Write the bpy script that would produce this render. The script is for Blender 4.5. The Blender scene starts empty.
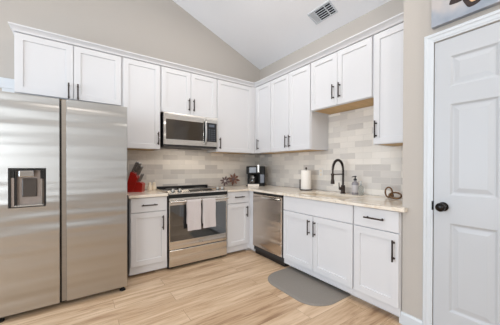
import bpy, bmesh, math, random
from mathutils import Vector, Matrix
random.seed(7)
S = bpy.context.scene
COL = S.collection

# ---------------------------------------------------------------- camera
cam_d = bpy.data.cameras.new('camera')
cam = bpy.data.objects.new('camera', cam_d)
COL.objects.link(cam)
cam_d.sensor_width = 36.0
cam_d.sensor_fit = 'HORIZONTAL'
cam_d.lens = 248.882 / 500 * 36
cam_d.shift_x = (250 - 263.6823) / 500
cam_d.shift_y = (168.4014 - 162.5) / 500
cam_d.clip_start = 0.05
_R = Vector((0.80126446, -0.59830526, 0.00246832))
_U = Vector((0.00137062, 0.00596102, 0.99998129))
_F = Vector((0.59830878, 0.80124608, -0.0055964))
cm = Matrix((_R, _U, -_F)).transposed().to_4x4()
cm.translation = Vector((-2.57986, -3.57211, 1.18982))
cam.matrix_world = cm
S.camera = cam

# ---------------------------------------------------------------- world, lights, exposure
S.view_settings.view_transform = 'Standard'
S.view_settings.look = 'None'
S.view_settings.exposure = 0.06
S.view_settings.gamma = 1.0
S.view_settings.use_curve_mapping = False
W = bpy.data.worlds.new('sky')
S.world = W
W.use_nodes = True
W.node_tree.nodes['Background'].inputs[0].default_value = (0.80, 0.90, 1.0, 1)
W.node_tree.nodes['Background'].inputs[1].default_value = 1.2


def area(name, loc, target, sx, sy, power, col):
    l = bpy.data.lights.new(name, 'AREA')
    l.shape = 'RECTANGLE'
    l.size, l.size_y, l.energy, l.color = sx, sy, power, col
    o = bpy.data.objects.new(name, l)
    o.location = loc
    o.rotation_euler = (Vector(target) - Vector(loc)).to_track_quat('-Z', 'Y').to_euler()
    COL.objects.link(o)
    return o


# daylight coming in through the window in the left wall and the two windows of the rear wall
area('daylight_left', (-6.12, -2.0, 1.35), (0, -1.2, 0.3), 2.6, 1.7, 104, (0.73, 0.86, 1.0))
area('daylight_rear', (-5.2, -5.12, 1.35), (-1.2, 0, 0.5), 1.4, 1.7, 64, (0.92, 0.97, 1.0))
# unseen fill lights added under the ceiling: overhead, and tilted ones washing the cabinets
area('ceiling_fill', (-1.3, -1.5, 3.37), (-1.3, -1.5, 0), 0.4, 0.4, 16, (1.0, 0.95, 0.90))
area('ceiling_fill', (-2.9, -2.6, 4.02), (-2.9, -2.6, 0), 0.4, 0.4, 8, (1.0, 0.96, 0.92))
area('ceiling_fill', (-1.3, -4.75, 3.20), (-1.5, -0.3, 0.0), 0.35, 0.35, 17, (1.0, 0.96, 0.92))
area('ceiling_fill', (-2.9, -4.75, 3.20), (-1.4, -0.3, 0.0), 0.35, 0.35, 17, (1.0, 0.96, 0.92))
# warm light added under the microwave to brighten the tiles behind the range
area('cooktop_fill', (-1.377, -0.24, 1.434), (-1.377, -0.22, 0.9), 0.55, 0.10, 0.85, (1.0, 0.88, 0.74))


# ---------------------------------------------------------------- materials
def lin(c):
    return tuple(((x / 255) / 12.92 if x / 255 <= 0.04045 else ((x / 255 + 0.055) / 1.055) ** 2.4) for x in c)


def mat(name, rgb, rough=0.5, metal=0.0, **k):
    m = bpy.data.materials.new(name)
    m.use_nodes = True
    b = m.node_tree.nodes['Principled BSDF']
    b.inputs['Base Color'].default_value = (*lin(rgb), 1)
    b.inputs['Roughness'].default_value = rough
    b.inputs['Metallic'].default_value = metal
    for kk, v in k.items():
        b.inputs[kk.replace('_', ' ')].default_value = v
    return m


def nt(m):
    n = m.node_tree
    return n, n.nodes['Principled BSDF']


def add_noise(m, scale=(8, 8, 8), amount=0.06, bump=0.0, detail=4, rough=None, bdist=0.01):
    """gentle tone variation and bump on a plain material"""
    n, b = nt(m)
    tc = n.nodes.new('ShaderNodeTexCoord')
    mp = n.nodes.new('ShaderNodeMapping')
    mp.inputs['Scale'].default_value = scale
    nz = n.nodes.new('ShaderNodeTexNoise')
    nz.inputs['Scale'].default_value = 1.0
    nz.inputs['Detail'].default_value = detail
    n.links.new(tc.outputs['Object'], mp.inputs[0])
    n.links.new(mp.outputs[0], nz.inputs[0])
    base = tuple(b.inputs['Base Color'].default_value)[:3]
    r = n.nodes.new('ShaderNodeValToRGB')
    r.color_ramp.elements[0].position = 0.3
    r.color_ramp.elements[1].position = 0.7
    r.color_ramp.elements[0].color = (*[c * (1 - amount) for c in base], 1)
    r.color_ramp.elements[1].color = (*[min(1, c * (1 + amount)) for c in base], 1)
    n.links.new(nz.outputs[0], r.inputs[0])
    n.links.new(r.outputs[0], b.inputs['Base Color'])
    if bump:
        bp = n.nodes.new('ShaderNodeBump')
        bp.inputs['Strength'].default_value = bump
        bp.inputs['Distance'].default_value = bdist
        n.links.new(nz.outputs[0], bp.inputs['Height'])
        n.links.new(bp.outputs[0], b.inputs['Normal'])
    if rough:
        mr = n.nodes.new('ShaderNodeMapRange')
        mr.inputs['To Min'].default_value = rough[0]
        mr.inputs['To Max'].default_value = rough[1]
        n.links.new(nz.outputs[0], mr.inputs[0])
        n.links.new(mr.outputs[0], b.inputs['Roughness'])
    return m


M = {}
M['cab'] = add_noise(mat('cabinet_white_paint', (218, 218, 220), 0.38), (2, 2, 2), 0.01)
M['wood'] = add_noise(mat('raw_plywood', (206, 172, 122), 0.6), (3, 60, 3), 0.12)
M['wall'] = add_noise(mat('greige_wall_paint', (188, 182, 175), 0.85), (120, 120, 120), 0.015, 0.15, bdist=0.002)
M['ceil'] = add_noise(mat('white_ceiling_paint', (243, 244, 247), 0.9), (90, 90, 90), 0.012, 0.2, bdist=0.002)
M['trim'] = add_noise(mat('white_trim_paint', (210, 215, 220), 0.4), (3, 3, 3), 0.01)
M['door'] = add_noise(mat('grey_white_door_paint', (192, 195, 199), 0.4), (3, 3, 3), 0.01)
M['bronze'] = add_noise(mat('dark_bronze_metal', (56, 45, 40), 0.38, 0.55), (60, 60, 60), 0.15)
M['blackbronze'] = add_noise(mat('oil_rubbed_bronze', (24, 20, 18), 0.22, 0.6), (60, 60, 60), 0.1)
M['black'] = add_noise(mat('black_plastic', (16, 16, 17), 0.35), (30, 30, 30), 0.1)
M['coffee'] = add_noise(mat('matte_black_plastic', (10, 10, 11), 0.5, Specular_IOR_Level=0.3), (30, 30, 30), 0.1)
M['dark'] = add_noise(mat('dark_grey_enamel', (46, 46, 48), 0.5), (20, 20, 20), 0.08)
M['glass'] = mat('black_oven_glass', (34, 36, 37), 0.05, 0.0, IOR=2.3)
M['mwglass'] = mat('microwave_window_glass', (52, 44, 34), 0.07, 0.0, Specular_IOR_Level=0.8)
M['silver'] = add_noise(mat('brushed_silver', (196, 195, 193), 0.3, 1.0), (2, 2, 150), 0.05)
M['chrome'] = mat('polished_steel', (210, 210, 210), 0.12, 1.0)
M['towel'] = add_noise(mat('pale_grey_terry', (205, 197, 195), 0.95), (300, 300, 300), 0.08, 0.6, bdist=0.003)
M['paper'] = add_noise(mat('white_paper', (240, 234, 226), 0.9), (90, 90, 90), 0.03, 0.4, bdist=0.002)
M['taupe'] = add_noise(mat('taupe_satin_metal', (150, 140, 134), 0.45, 0.6), (40, 40, 40), 0.05)
M['strip'] = add_noise(mat('satin_door_edge', (158, 152, 145), 0.45, 0.9), (2, 2, 60), 0.05)
M['paddle'] = mat('smoked_plastic', (74, 68, 64), 0.15)
M['knife'] = add_noise(mat('satin_knife_steel', (132, 128, 125), 0.3, 0.9), (80, 80, 80), 0.3)
M['red'] = add_noise(mat('red_lacquer', (158, 30, 22), 0.3), (4, 4, 14), 0.15)
M['cream'] = add_noise(mat('cream_ceramic', (236, 222, 200), 0.3), (20, 20, 20), 0.03)
M['mat'] = add_noise(mat('grey_cushioned_vinyl', (135, 129, 122), 0.65), (70, 70, 70), 0.06, 0.3, bdist=0.003)
M['plum'] = add_noise(mat('aged_plum_metal', (98, 82, 82), 0.4, 0.5), (40, 40, 40), 0.3)
M['rust'] = add_noise(mat('aged_copper_metal', (116, 82, 70), 0.4, 0.5), (40, 40, 40), 0.3)
M['ringwood'] = add_noise(mat('dark_bronze_wood', (112, 80, 48), 0.4, 0.3), (30, 30, 90), 0.2)
M['soap'] = add_noise(mat('grey_soap_bottle', (150, 146, 150), 0.25), (20, 20, 20), 0.04)
M['label'] = add_noise(mat('pale_label', (196, 190, 190), 0.6), (20, 20, 20), 0.03)
M['slate'] = add_noise(mat('smoky_grey_plastic', (108, 114, 126), 0.2), (20, 20, 20), 0.05)
M['sink'] = add_noise(mat('cream_composite_sink', (236, 224, 206), 0.3), (60, 60, 60), 0.03)
M['outlet'] = add_noise(mat('white_outlet_plastic', (228, 224, 218), 0.4), (9, 9, 9), 0.01)
M['ductshade'] = mat('duct_shade', (30, 30, 33), 0.8)  # shade inside the vent slots, put into the colour


def steel(name, base, rough, stretch, streak=0.015, aniso_rot=0.0):
    m = mat(name, base, rough, 1.0)
    n, b = nt(m)
    tc = n.nodes.new('ShaderNodeTexCoord')
    mp = n.nodes.new('ShaderNodeMapping')
    mp.inputs['Scale'].default_value = stretch
    nz = n.nodes.new('ShaderNodeTexNoise')
    nz.inputs['Scale'].default_value = 1
    nz.inputs['Detail'].default_value = 3
    n.links.new(tc.outputs['Object'], mp.inputs[0])
    n.links.new(mp.outputs[0], nz.inputs[0])
    mr = n.nodes.new('ShaderNodeMapRange')
    mr.inputs['To Min'].default_value = rough - streak
    mr.inputs['To Max'].default_value = rough + streak
    n.links.new(nz.outputs[0], mr.inputs[0])
    n.links.new(mr.outputs[0], b.inputs['Roughness'])
    # slow horizontal waviness of the sheet
    mp2 = n.nodes.new('ShaderNodeMapping')
    mp2.inputs['Scale'].default_value = (0.7, 0.7, 9.0)
    nz2 = n.nodes.new('ShaderNodeTexNoise')
    nz2.inputs['Scale'].default_value = 1
    nz2.inputs['Detail'].default_value = 1
    n.links.new(tc.outputs['Object'], mp2.inputs[0])
    n.links.new(mp2.outputs[0], nz2.inputs[0])
    bp = n.nodes.new('ShaderNodeBump')
    bp.inputs['Strength'].default_value = 0.7
    bp.inputs['Distance'].default_value = 0.02
    n.links.new(nz2.outputs[0], bp.inputs['Height'])
    n.links.new(bp.outputs[0], b.inputs['Normal'])
    b.inputs['Anisotropic'].default_value = 0.85
    b.inputs['Anisotropic Rotation'].default_value = aniso_rot
    tg = n.nodes.new('ShaderNodeTangent')
    tg.direction_type = 'RADIAL'
    tg.axis = 'Z'
    n.links.new(tg.outputs[0], b.inputs['Tangent'])
    return m


M['steel'] = steel('brushed_stainless', (186, 184, 181), 0.34, (1, 1, 220))
M['rsteel'] = steel('range_stainless', (222, 218, 212), 0.25, (1, 1, 220))
M['dwsteel'] = steel('dishwasher_stainless', (204, 194, 184), 0.24, (1, 1, 220))


def tile_mat(name, axis):
    m = mat(name, (200, 190, 180), 0.16)
    n, b = nt(m)
    tc = n.nodes.new('ShaderNodeTexCoord')
    sp = n.nodes.new('ShaderNodeSeparateXYZ')
    cb = n.nodes.new('ShaderNodeCombineXYZ')
    n.links.new(tc.outputs['Object'], sp.inputs[0])
    n.links.new(sp.outputs[axis], cb.inputs[0])
    n.links.new(sp.outputs[2], cb.inputs[1])
    mp = n.nodes.new('ShaderNodeMapping')
    mp.inputs['Location'].default_value = (0.035, 0.006, 0)
    n.links.new(cb.outputs[0], mp.inputs[0])
    br = n.nodes.new('ShaderNodeTexBrick')
    br.offset = 0.5
    br.offset_frequency = 2
    br.inputs['Scale'].default_value = 1
    br.inputs['Brick Width'].default_value = 0.205
    br.inputs['Row Height'].default_value = 0.0675
    br.inputs['Mortar Size'].default_value = 0.0016
    br.inputs['Mortar Smooth'].default_value = 0.2
    br.inputs['Bias'].default_value = 0.0
    br.inputs['Color1'].default_value = (0, 0, 0, 1)
    br.inputs['Color2'].default_value = (1, 1, 1, 1)
    br.inputs['Mortar'].default_value = (0.5, 0.5, 0.5, 1)
    n.links.new(mp.outputs[0], br.inputs[0])
    r = n.nodes.new('ShaderNodeValToRGB')
    cr = r.color_ramp
    cr.interpolation = 'LINEAR'
    cols = [(0.0, (203, 197, 191)), (0.28, (216, 210, 203)), (0.5, (227, 221, 213)), (0.75, (233, 227, 218)), (1.0, (240, 233, 224))]
    while len(cr.elements) < len(cols):
        cr.elements.new(0.5)
    for e, (p, c) in zip(cr.elements, cols):
        e.position = p
        e.color = (*lin(c), 1)
    n.links.new(br.outputs['Color'], r.inputs[0])
    nz = n.nodes.new('ShaderNodeTexNoise')
    nz.inputs['Scale'].default_value = 22
    nz.inputs['Detail'].default_value = 2
    n.links.new(tc.outputs['Object'], nz.inputs[0])
    mx = n.nodes.new('ShaderNodeMix')
    mx.data_type = 'RGBA'
    mx.inputs[7].default_value = (*lin((226, 220, 211)), 1)
    n.links.new(br.outputs['Fac'], mx.inputs[0])
    n.links.new(r.outputs[0], mx.inputs[6])
    n.links.new(mx.outputs[2], b.inputs['Base Color'])
    ad = n.nodes.new('ShaderNodeMath')
    ad.operation = 'MULTIPLY_ADD'
    ad.inputs[1].default_value = -0.5
    n.links.new(br.outputs['Fac'], ad.inputs[0])
    n.links.new(nz.outputs[0], ad.inputs[2])
    bp = n.nodes.new('ShaderNodeBump')
    bp.inputs['Strength'].default_value = 0.5
    bp.inputs['Distance'].default_value = 0.006
    n.links.new(ad.outputs[0], bp.inputs['Height'])
    n.links.new(bp.outputs[0], b.inputs['Normal'])
    return m


M['tile_back'] = tile_mat('glazed_tile_back', 0)
M['tile_right'] = tile_mat('glazed_tile_right', 1)


def floor_mat():
    m = mat('oak_planks', (190, 160, 130), 0.42)
    n, b = nt(m)
    tc = n.nodes.new('ShaderNodeTexCoord')
    br = n.nodes.new('ShaderNodeTexBrick')
    br.offset = 0.37
    br.offset_frequency = 2
    br.inputs['Scale'].default_value = 1
    br.inputs['Brick Width'].default_value = 1.22
    br.inputs['Row Height'].default_value = 0.18
    br.inputs['Mortar Size'].default_value = 0.0012
    br.inputs['Mortar Smooth'].default_value = 0.3
    br.inputs['Color1'].default_value = (0, 0, 0, 1)
    br.inputs['Color2'].default_value = (1, 1, 1, 1)
    br.inputs['Mortar'].default_value = (0.2, 0.2, 0.2, 1)
    n.links.new(tc.outputs['Object'], br.inputs[0])
    # per-plank offset for the grain
    mul = n.nodes.new('ShaderNodeVectorMath')
    mul.operation = 'MULTIPLY_ADD'
    mul.inputs[1].default_value = (7.3, 3.1, 0)
    n.links.new(br.outputs['Color'], mul.inputs[0])
    n.links.new(tc.outputs['Object'], mul.inputs[2])

    def noise(scale, detail, rough=0.55, dist=0.0):
        mp = n.nodes.new('ShaderNodeMapping')
        mp.inputs['Scale'].default_value = scale
        n.links.new(mul.outputs[0], mp.inputs[0])
        z = n.nodes.new('ShaderNodeTexNoise')
        z.inputs['Scale'].default_value = 1
        z.inputs['Detail'].default_value = detail
        z.inputs['Roughness'].default_value = rough
        z.inputs['Distortion'].default_value = dist
        n.links.new(mp.outputs[0], z.inputs[0])
        return z
    a = noise((1.3, 11, 1), 5, 0.65, 0.9)
    f = noise((2.5, 60, 1), 5, 0.65)
    k = noise((2.6, 11, 1), 1)
    r = n.nodes.new('ShaderNodeValToRGB')
    cr = r.color_ramp
    cols = [(0.28, (152, 119, 90)), (0.43, (190, 159, 127)), (0.56, (207, 179, 148)), (0.72, (221, 195, 166))]
    while len(cr.elements) < len(cols):
        cr.elements.new(0.5)
    for e, (p, c) in zip(cr.elements, cols):
        e.position = p
        e.color = (*lin(c), 1)
    s1 = n.nodes.new('ShaderNodeMath')
    s1.operation = 'MULTIPLY_ADD'
    s1.inputs[1].default_value = 0.42
    n.links.new(f.outputs[0], s1.inputs[0])
    s0 = n.nodes.new('ShaderNodeMath')
    s0.operation = 'MULTIPLY_ADD'
    s0.inputs[1].default_value = 1.05
    s0.inputs[2].default_value = -0.29
    n.links.new(a.outputs[0], s0.inputs[0])
    n.links.new(s0.outputs[0], s1.inputs[2])
    s2 = n.nodes.new('ShaderNodeMath')
    s2.operation = 'MULTIPLY_ADD'
    s2.inputs[1].default_value = 0.16
    n.links.new(br.outputs['Color'], s2.inputs[0])
    n.links.new(s1.outputs[0], s2.inputs[2])
    n.links.new(s2.outputs[0], r.inputs[0])
    # knots
    kr = n.nodes.new('ShaderNodeValToRGB')
    kr.color_ramp.elements[0].position = 0.74
    kr.color_ramp.elements[1].position = 0.84
    n.links.new(k.outputs[0], kr.inputs[0])
    mx = n.nodes.new('ShaderNodeMix')
    mx.data_type = 'RGBA'
    mx.inputs[7].default_value = (*lin((128, 96, 68)), 1)
    n.links.new(kr.outputs[0], mx.inputs[0])
    n.links.new(r.outputs[0], mx.inputs[6])
    mo = n.nodes.new('ShaderNodeMix')
    mo.data_type = 'RGBA'
    mo.inputs[7].default_value = (*lin((140, 108, 80)), 1)
    n.links.new(br.outputs['Fac'], mo.inputs[0])
    n.links.new(mx.outputs[2], mo.inputs[6])
    n.links.new(mo.outputs[2], b.inputs['Base Color'])
    bp = n.nodes.new('ShaderNodeBump')
    bp.inputs['Strength'].default_value = 0.15
    bp.inputs['Distance'].default_value = 0.002
    n.links.new(s1.outputs[0], bp.inputs['Height'])
    n.links.new(bp.outputs[0], b.inputs['Normal'])
    return m


M['floor'] = floor_mat()


def quartz():
    m = mat('cream_quartz', (232, 216, 196), 0.12)
    n, b = nt(m)
    tc = n.nodes.new('ShaderNodeTexCoord')
    z = n.nodes.new('ShaderNodeTexNoise')
    z.inputs['Scale'].default_value = 3.2
    z.inputs['Detail'].default_value = 7
    z.inputs['Distortion'].default_value = 1.4
    n.links.new(tc.outputs['Object'], z.inputs[0])
    r = n.nodes.new('ShaderNodeValToRGB')
    cr = r.color_ramp
    cols = [(0.36, (238, 229, 216)), (0.47, (233, 222, 206)), (0.5, (226, 212, 193)), (0.54, (236, 226, 212)), (0.7, (241, 234, 223))]
    while len(cr.elements) < len(cols):
        cr.elements.new(0.5)
    for e, (p, c) in zip(cr.elements, cols):
        e.position = p
        e.color = (*lin(c), 1)
    n.links.new(z.outputs[0], r.inputs[0])
    n.links.new(r.outputs[0], b.inputs['Base Color'])
    return m


M['quartz'] = quartz()


def pane_mat():
    m = bpy.data.materials.new('clear_pane')
    m.use_nodes = True
    n = m.node_tree
    n.nodes.clear()
    o = n.nodes.new('ShaderNodeOutputMaterial')
    t = n.nodes.new('ShaderNodeBsdfTransparent')
    g = n.nodes.new('ShaderNodeBsdfGlossy')
    g.inputs['Roughness'].default_value = 0.02
    fr = n.nodes.new('ShaderNodeFresnel')
    mx = n.nodes.new('ShaderNodeMixShader')
    n.links.new(fr.outputs[0], mx.inputs[0])
    n.links.new(t.outputs[0], mx.inputs[1])
    n.links.new(g.outputs[0], mx.inputs[2])
    n.links.new(mx.outputs[0], o.inputs[0])
    return m


M['pane'] = pane_mat()
M['clear'] = mat('clear_bottle_glass', (222, 226, 224), 0.08, 0.0, Transmission_Weight=0.85, IOR=1.2)


def art_mat():
    m = mat('painted_canvas', (150, 156, 166), 0.6)
    n, b = nt(m)
    tc = n.nodes.new('ShaderNodeTexCoord')
    z = n.nodes.new('ShaderNodeTexNoise')
    z.inputs['Scale'].default_value = 5
    z.inputs['Detail'].default_value = 3
    n.links.new(tc.outputs['Object'], z.inputs[0])
    r = n.nodes.new('ShaderNodeValToRGB')
    cr = r.color_ramp
    cols = [(0.35, (136, 146, 160)), (0.52, (158, 164, 174)), (0.68, (186, 180, 178))]
    cr.elements.new(0.5)
    for e, (p, c) in zip(cr.elements, cols):
        e.position = p
        e.color = (*lin(c), 1)
    n.links.new(z.outputs[0], r.inputs[0])
    n.links.new(r.outputs[0], b.inputs['Base Color'])
    return m


M['art'] = art_mat()
M['artdark'] = add_noise(mat('dark_brown_paint', (44, 30, 26), 0.6), (30, 30, 30), 0.3)
M['artcream'] = add_noise(mat('cream_paint', (214, 178, 140), 0.6), (30, 30, 30), 0.1)

# ---------------------------------------------------------------- mesh helpers
# a wall frame maps (u along the wall, o out of the wall, z up) to the world
BACK = lambda u, o, z: Vector((u, -o, z))        # back wall, u = x
RIGHT = lambda u, o, z: Vector((-o, -u, z))      # right wall, u = -y
PANTRY = lambda u, o, z: Vector((-0.6 - o, -u, z))
WORLD = lambda x, y, z: Vector((x, y, z))


def box(bm, T, u0, u1, o0, o1, z0, z1, bev=0.0):
    vs = [bm.verts.new(T(u, o, z)) for u in (u0, u1) for o in (o0, o1) for z in (z0, z1)]
    fs = [(0, 1, 3, 2), (4, 6, 7, 5), (0, 4, 5, 1), (2, 3, 7, 6), (0, 2, 6, 4), (1, 5, 7, 3)]
    faces = [bm.faces.new([vs[i] for i in f]) for f in fs]
    if bev:
        es = list({e for f in faces for e in f.edges})
        bmesh.ops.bevel(bm, geom=es, offset=bev, segments=2, affect='EDGES', profile=0.5)


def prism(bm, T, pts, u0, u1):
    """polygon of (o, z) points extruded along u"""
    a = [bm.verts.new(T(u0, o, z)) for o, z in pts]
    b = [bm.verts.new(T(u1, o, z)) for o, z in pts]
    n = len(pts)
    bm.faces.new(a)
    bm.faces.new(b[::-1])
    for i in range(n):
        bm.faces.new([a[i], b[i], b[(i + 1) % n], a[(i + 1) % n]])


def slab(bm, pts, z0, z1):
    a = [bm.verts.new((x, y, z0)) for x, y in pts]
    b = [bm.verts.new((x, y, z1)) for x, y in pts]
    n = len(pts)
    bm.faces.new(a)
    bm.faces.new(b[::-1])
    for i in range(n):
        bm.faces.new([a[i], b[i], b[(i + 1) % n], a[(i + 1) % n]])


def tube(bm, pts, rad, seg=12, caps=True, closed=False):
    pts = [Vector(p) for p in pts]
    n = len(pts)
    rad = rad if isinstance(rad, (list, tuple)) else [rad] * n
    rings = []
    ref = None
    for i, p in enumerate(pts):
        if closed:
            t = pts[(i + 1) % n] - pts[i - 1]
        else:
            t = pts[min(i + 1, n - 1)] - pts[max(i - 1, 0)]
        t.normalize()
        if ref is None:
            ref = t.orthogonal().normalized()
        ref = (ref - t * ref.dot(t)).normalized()
        w = t.cross(ref)
        rings.append([bm.verts.new(p + (ref * math.cos(2 * math.pi * k / seg) + w * math.sin(2 * math.pi * k / seg)) * rad[i]) for k in range(seg)])
    for i in range(n if closed else n - 1):
        A, B = rings[i], rings[(i + 1) % n]
        sh = 0
        if closed and i == n - 1:
            sh = min(range(seg), key=lambda s: (A[0].co - B[s].co).length)
        for k in range(seg):
            bm.faces.new([A[k], A[(k + 1) % seg], B[(k + 1 + sh) % seg], B[(k + sh) % seg]])
    if caps and not closed:
        bm.faces.new(rings[0][::-1])
        bm.faces.new(rings[-1])


def lathe(bm, c, prof, axis=(0, 0, 1), seg=24):
    """profile of (radius, height) turned about an axis through c"""
    ax = Vector(axis).normalized()
    e1 = ax.orthogonal().normalized()
    e2 = ax.cross(e1)
    c = Vector(c)
    rings = []
    for r, h in prof:
        r = max(r, 1e-4)
        rings.append([bm.verts.new(c + ax * h + (e1 * math.cos(2 * math.pi * k / seg) + e2 * math.sin(2 * math.pi * k / seg)) * r) for k in range(seg)])
    for A, B in zip(rings, rings[1:]):
        for k in range(seg):
            bm.faces.new([A[k], A[(k + 1) % seg], B[(k + 1) % seg], B[k]])
    bm.faces.new(rings[0][::-1])
    bm.faces.new(rings[-1])


def ring_panel(bm, T, u0, u1, o_back, z0, z1, steps):
    """slab whose front is a chain of inset rings; steps = [(inset, o), ...], last ring is filled"""
    def ring(i, o):
        return [bm.verts.new(T(u, o, z)) for u, z in ((u0 + i, z0 + i), (u1 - i, z0 + i), (u1 - i, z1 - i), (u0 + i, z1 - i))]
    R = [ring(0, o_back)] + [ring(i, o) for i, o in steps]
    bm.faces.new(R[0][::-1])
    for A, B in zip(R, R[1:]):
        for k in range(4):
            bm.faces.new([A[k], A[(k + 1) % 4], B[(k + 1) % 4], B[k]])
    bm.faces.new(R[-1])


def grid_panel(bm, T, us, zs, o_back, o_front, cells):
    """slab with a gridded front; cells {(i, j): [(inset, o), ...]} sinks a ring chain into that cell"""
    V = {}
    for i, u in enumerate(us):
        for j, z in enumerate(zs):
            V[i, j] = bm.verts.new(T(u, o_front, z))
    nu, nz = len(us), len(zs)
    for i in range(nu - 1):
        for j in range(nz - 1):
            q = [V[i, j], V[i + 1, j], V[i + 1, j + 1], V[i, j + 1]]
            if (i, j) in cells:
                for ins, o in cells[i, j]:
                    a, b_, c, d = us[i] + ins, us[i + 1] - ins, zs[j] + ins, zs[j + 1] - ins
                    r = [bm.verts.new(T(u, o, z)) for u, z in ((a, c), (b_, c), (b_, d), (a, d))]
                    for k in range(4):
                        bm.faces.new([q[k], q[(k + 1) % 4], r[(k + 1) % 4], r[k]])
                    q = r
            bm.faces.new(q)
    loop = [(i, 0) for i in range(nu)] + [(nu - 1, j) for j in range(1, nz)] + [(i, nz - 1) for i in range(nu - 2, -1, -1)] + [(0, j) for j in range(nz - 2, 0, -1)]
    B = [bm.verts.new(T(us[i], o_back, zs[j])) for i, j in loop]
    n = len(loop)
    for k in range(n):
        bm.faces.new([V[loop[k]], B[k], B[(k + 1) % n], V[loop[(k + 1) % n]]])
    bm.faces.new(B)


BASE = {}


def obj(name, fn, m, parent=None, smooth=False):
    """fn fills a bmesh in world coordinates; links it as ONE mesh object"""
    bm = bmesh.new()
    fn(bm)
    bmesh.ops.recalc_face_normals(bm, faces=bm.faces)
    if parent is None:
        xs = [v.co for v in bm.verts]
        loc = Vector(((min(v.x for v in xs) + max(v.x for v in xs)) / 2, (min(v.y for v in xs) + max(v.y for v in xs)) / 2, min(v.z for v in xs)))
    else:
        loc = BASE[parent]
    bm.transform(Matrix.Translation(-loc))
    me = bpy.data.meshes.new(name)
    bm.to_mesh(me)
    bm.free()
    me.materials.append(m)
    if smooth:
        me.polygons.foreach_set('use_smooth', [True] * len(me.polygons))
        me.set_sharp_from_angle(angle=math.radians(40))
    o = bpy.data.objects.new(name, me)
    COL.objects.link(o)
    BASE[o] = loc
    if parent is None:
        o.location = loc
    else:
        o.parent = parent
    return o


def tag(o, label, cat, group=None):
    o['label'] = label
    o['category'] = cat
    if group:
        o['group'] = group
    return o


def thing(name, loc, label, cat, group=None):
    o = bpy.data.objects.new(name, None)
    o.empty_display_size = 0.05
    o.location = loc
    COL.objects.link(o)
    BASE[o] = Vector(loc)
    return tag(o, label, cat, group)


def struct(name, fn, m, smooth=False):
    o = obj(name, fn, m, None, smooth)
    o['kind'] = 'structure'
    return o


# ---------------------------------------------------------------- room shell
CZ, CS = 2.905, 0.407           # eave height and slope of the vaulted ceiling
ceil_z = lambda x: CZ - CS * x if x > -3.1 else CZ + CS * 3.1 - CS * (-3.1 - x)
XL, YR = -6.2, -5.2

struct('floor', lambda bm: box(bm, WORLD, XL - 0.1, 0.1, YR - 0.1, 0.1, -0.1, 0), M['floor'])


def gable(bm, y0, y1):
    pts = [(XL, -0.1), (0.0, -0.1), (0.0, CZ), (-3.1, ceil_z(-3.1)), (XL, CZ)]
    a = [bm.verts.new((x, y0, z)) for x, z in pts]
    b = [bm.verts.new((x, y1, z)) for x, z in pts]
    bm.faces.new(a)
    bm.faces.new(b[::-1])
    for i in range(5):
        bm.faces.new([a[i], b[i], b[(i + 1) % 5], a[(i + 1) % 5]])


struct('wall_back', lambda bm: gable(bm, 0.0, 0.1), M['wall'])
struct('wall_right', lambda bm: box(bm, WORLD, 0.0, 0.1, -2.69, 0.1, -0.1, CZ + 0.05), M['wall'])
DY0, DY1, DZ = -2.892, -3.668, 2.05      # door opening in the pantry wall


def pantry(bm):
    # stub wall closing the sink run, then the wall the pantry door stands in
    zt = ceil_z(-0.6)
    pts = [(0.0, 0.0), (-0.6, 0.0), (-0.6, zt), (0.0, CZ)]
    a = [bm.verts.new((x, -2.688, z)) for x, z in pts]
    b = [bm.verts.new((x, -2.79, z)) for x, z in pts]
    bm.faces.new(a)
    bm.faces.new(b[::-1])
    for i in range(4):
        bm.faces.new([a[i], b[i], b[(i + 1) % 4], a[(i + 1) % 4]])
    box(bm, WORLD, -0.6, -0.5, DY0, -2.79, 0, zt - 0.04)
    box(bm, WORLD, -0.6, -0.5, YR, DY1, 0, zt - 0.04)
    box(bm, WORLD, -0.6, -0.5, DY1, DY0, DZ, zt - 0.04)


struct('wall_pantry', pantry, M['wall'])


def left_wall(bm):
    for y0, y1, z0, z1 in ((YR, -3.4, 0, CZ), (-0.6, 0, 0, CZ), (-3.4, -0.6, 0, 0.5), (-3.4, -0.6, 2.3, CZ)):
        box(bm, WORLD, XL - 0.1, XL, y0, y1, z0, z1)


struct('wall_left', left_wall, M['wall'])


def rear_wall(bm):
    xs = [XL, -6.05, -4.55, -0.6]
    for k in range(3):
        if k == 1:
            box(bm, WORLD, xs[k], xs[k + 1], YR - 0.1, YR, 0, 0.55)
            box(bm, WORLD, xs[k], xs[k + 1], YR - 0.1, YR, 2.55, 2.9)
        else:
            box(bm, WORLD, xs[k], xs[k + 1], YR - 0.1, YR, 0, 2.9)
    pts = [(XL, 2.9), (-0.6, 2.9), (-0.6, ceil_z(-0.6)), (-3.1, ceil_z(-3.1)), (XL, CZ)]
    a = [bm.verts.new((x, YR - 0.1, z)) for x, z in pts]
    b = [bm.verts.new((x, YR, z)) for x, z in pts]
    bm.faces.new(a)
    bm.faces.new(b[::-1])
    for i in range(5):
        bm.faces.new([a[i], b[i], b[(i + 1) % 5], a[(i + 1) % 5]])


struct('wall_rear', rear_wall, M['wall'])


def ceiling(bm):
    xs = [0.1, -3.1, XL - 0.1]
    lo = [bm.verts.new((x, y, ceil_z(x))) for x in xs for y in (0.1, YR - 0.1)]
    hi = [bm.verts.new((x, y, ceil_z(x) + 0.12)) for x in xs for y in (0.1, YR - 0.1)]
    for L in (lo, hi):
        bm.faces.new([L[0], L[1], L[3], L[2]])
        bm.faces.new([L[2], L[3], L[5], L[4]])
    for i, j in ((0, 1), (1, 3), (3, 5), (5, 4), (4, 2), (2, 0)):
        bm.faces.new([lo[i], lo[j], hi[j], hi[i]])


struct('ceiling', ceiling, M['ceil'])

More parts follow.
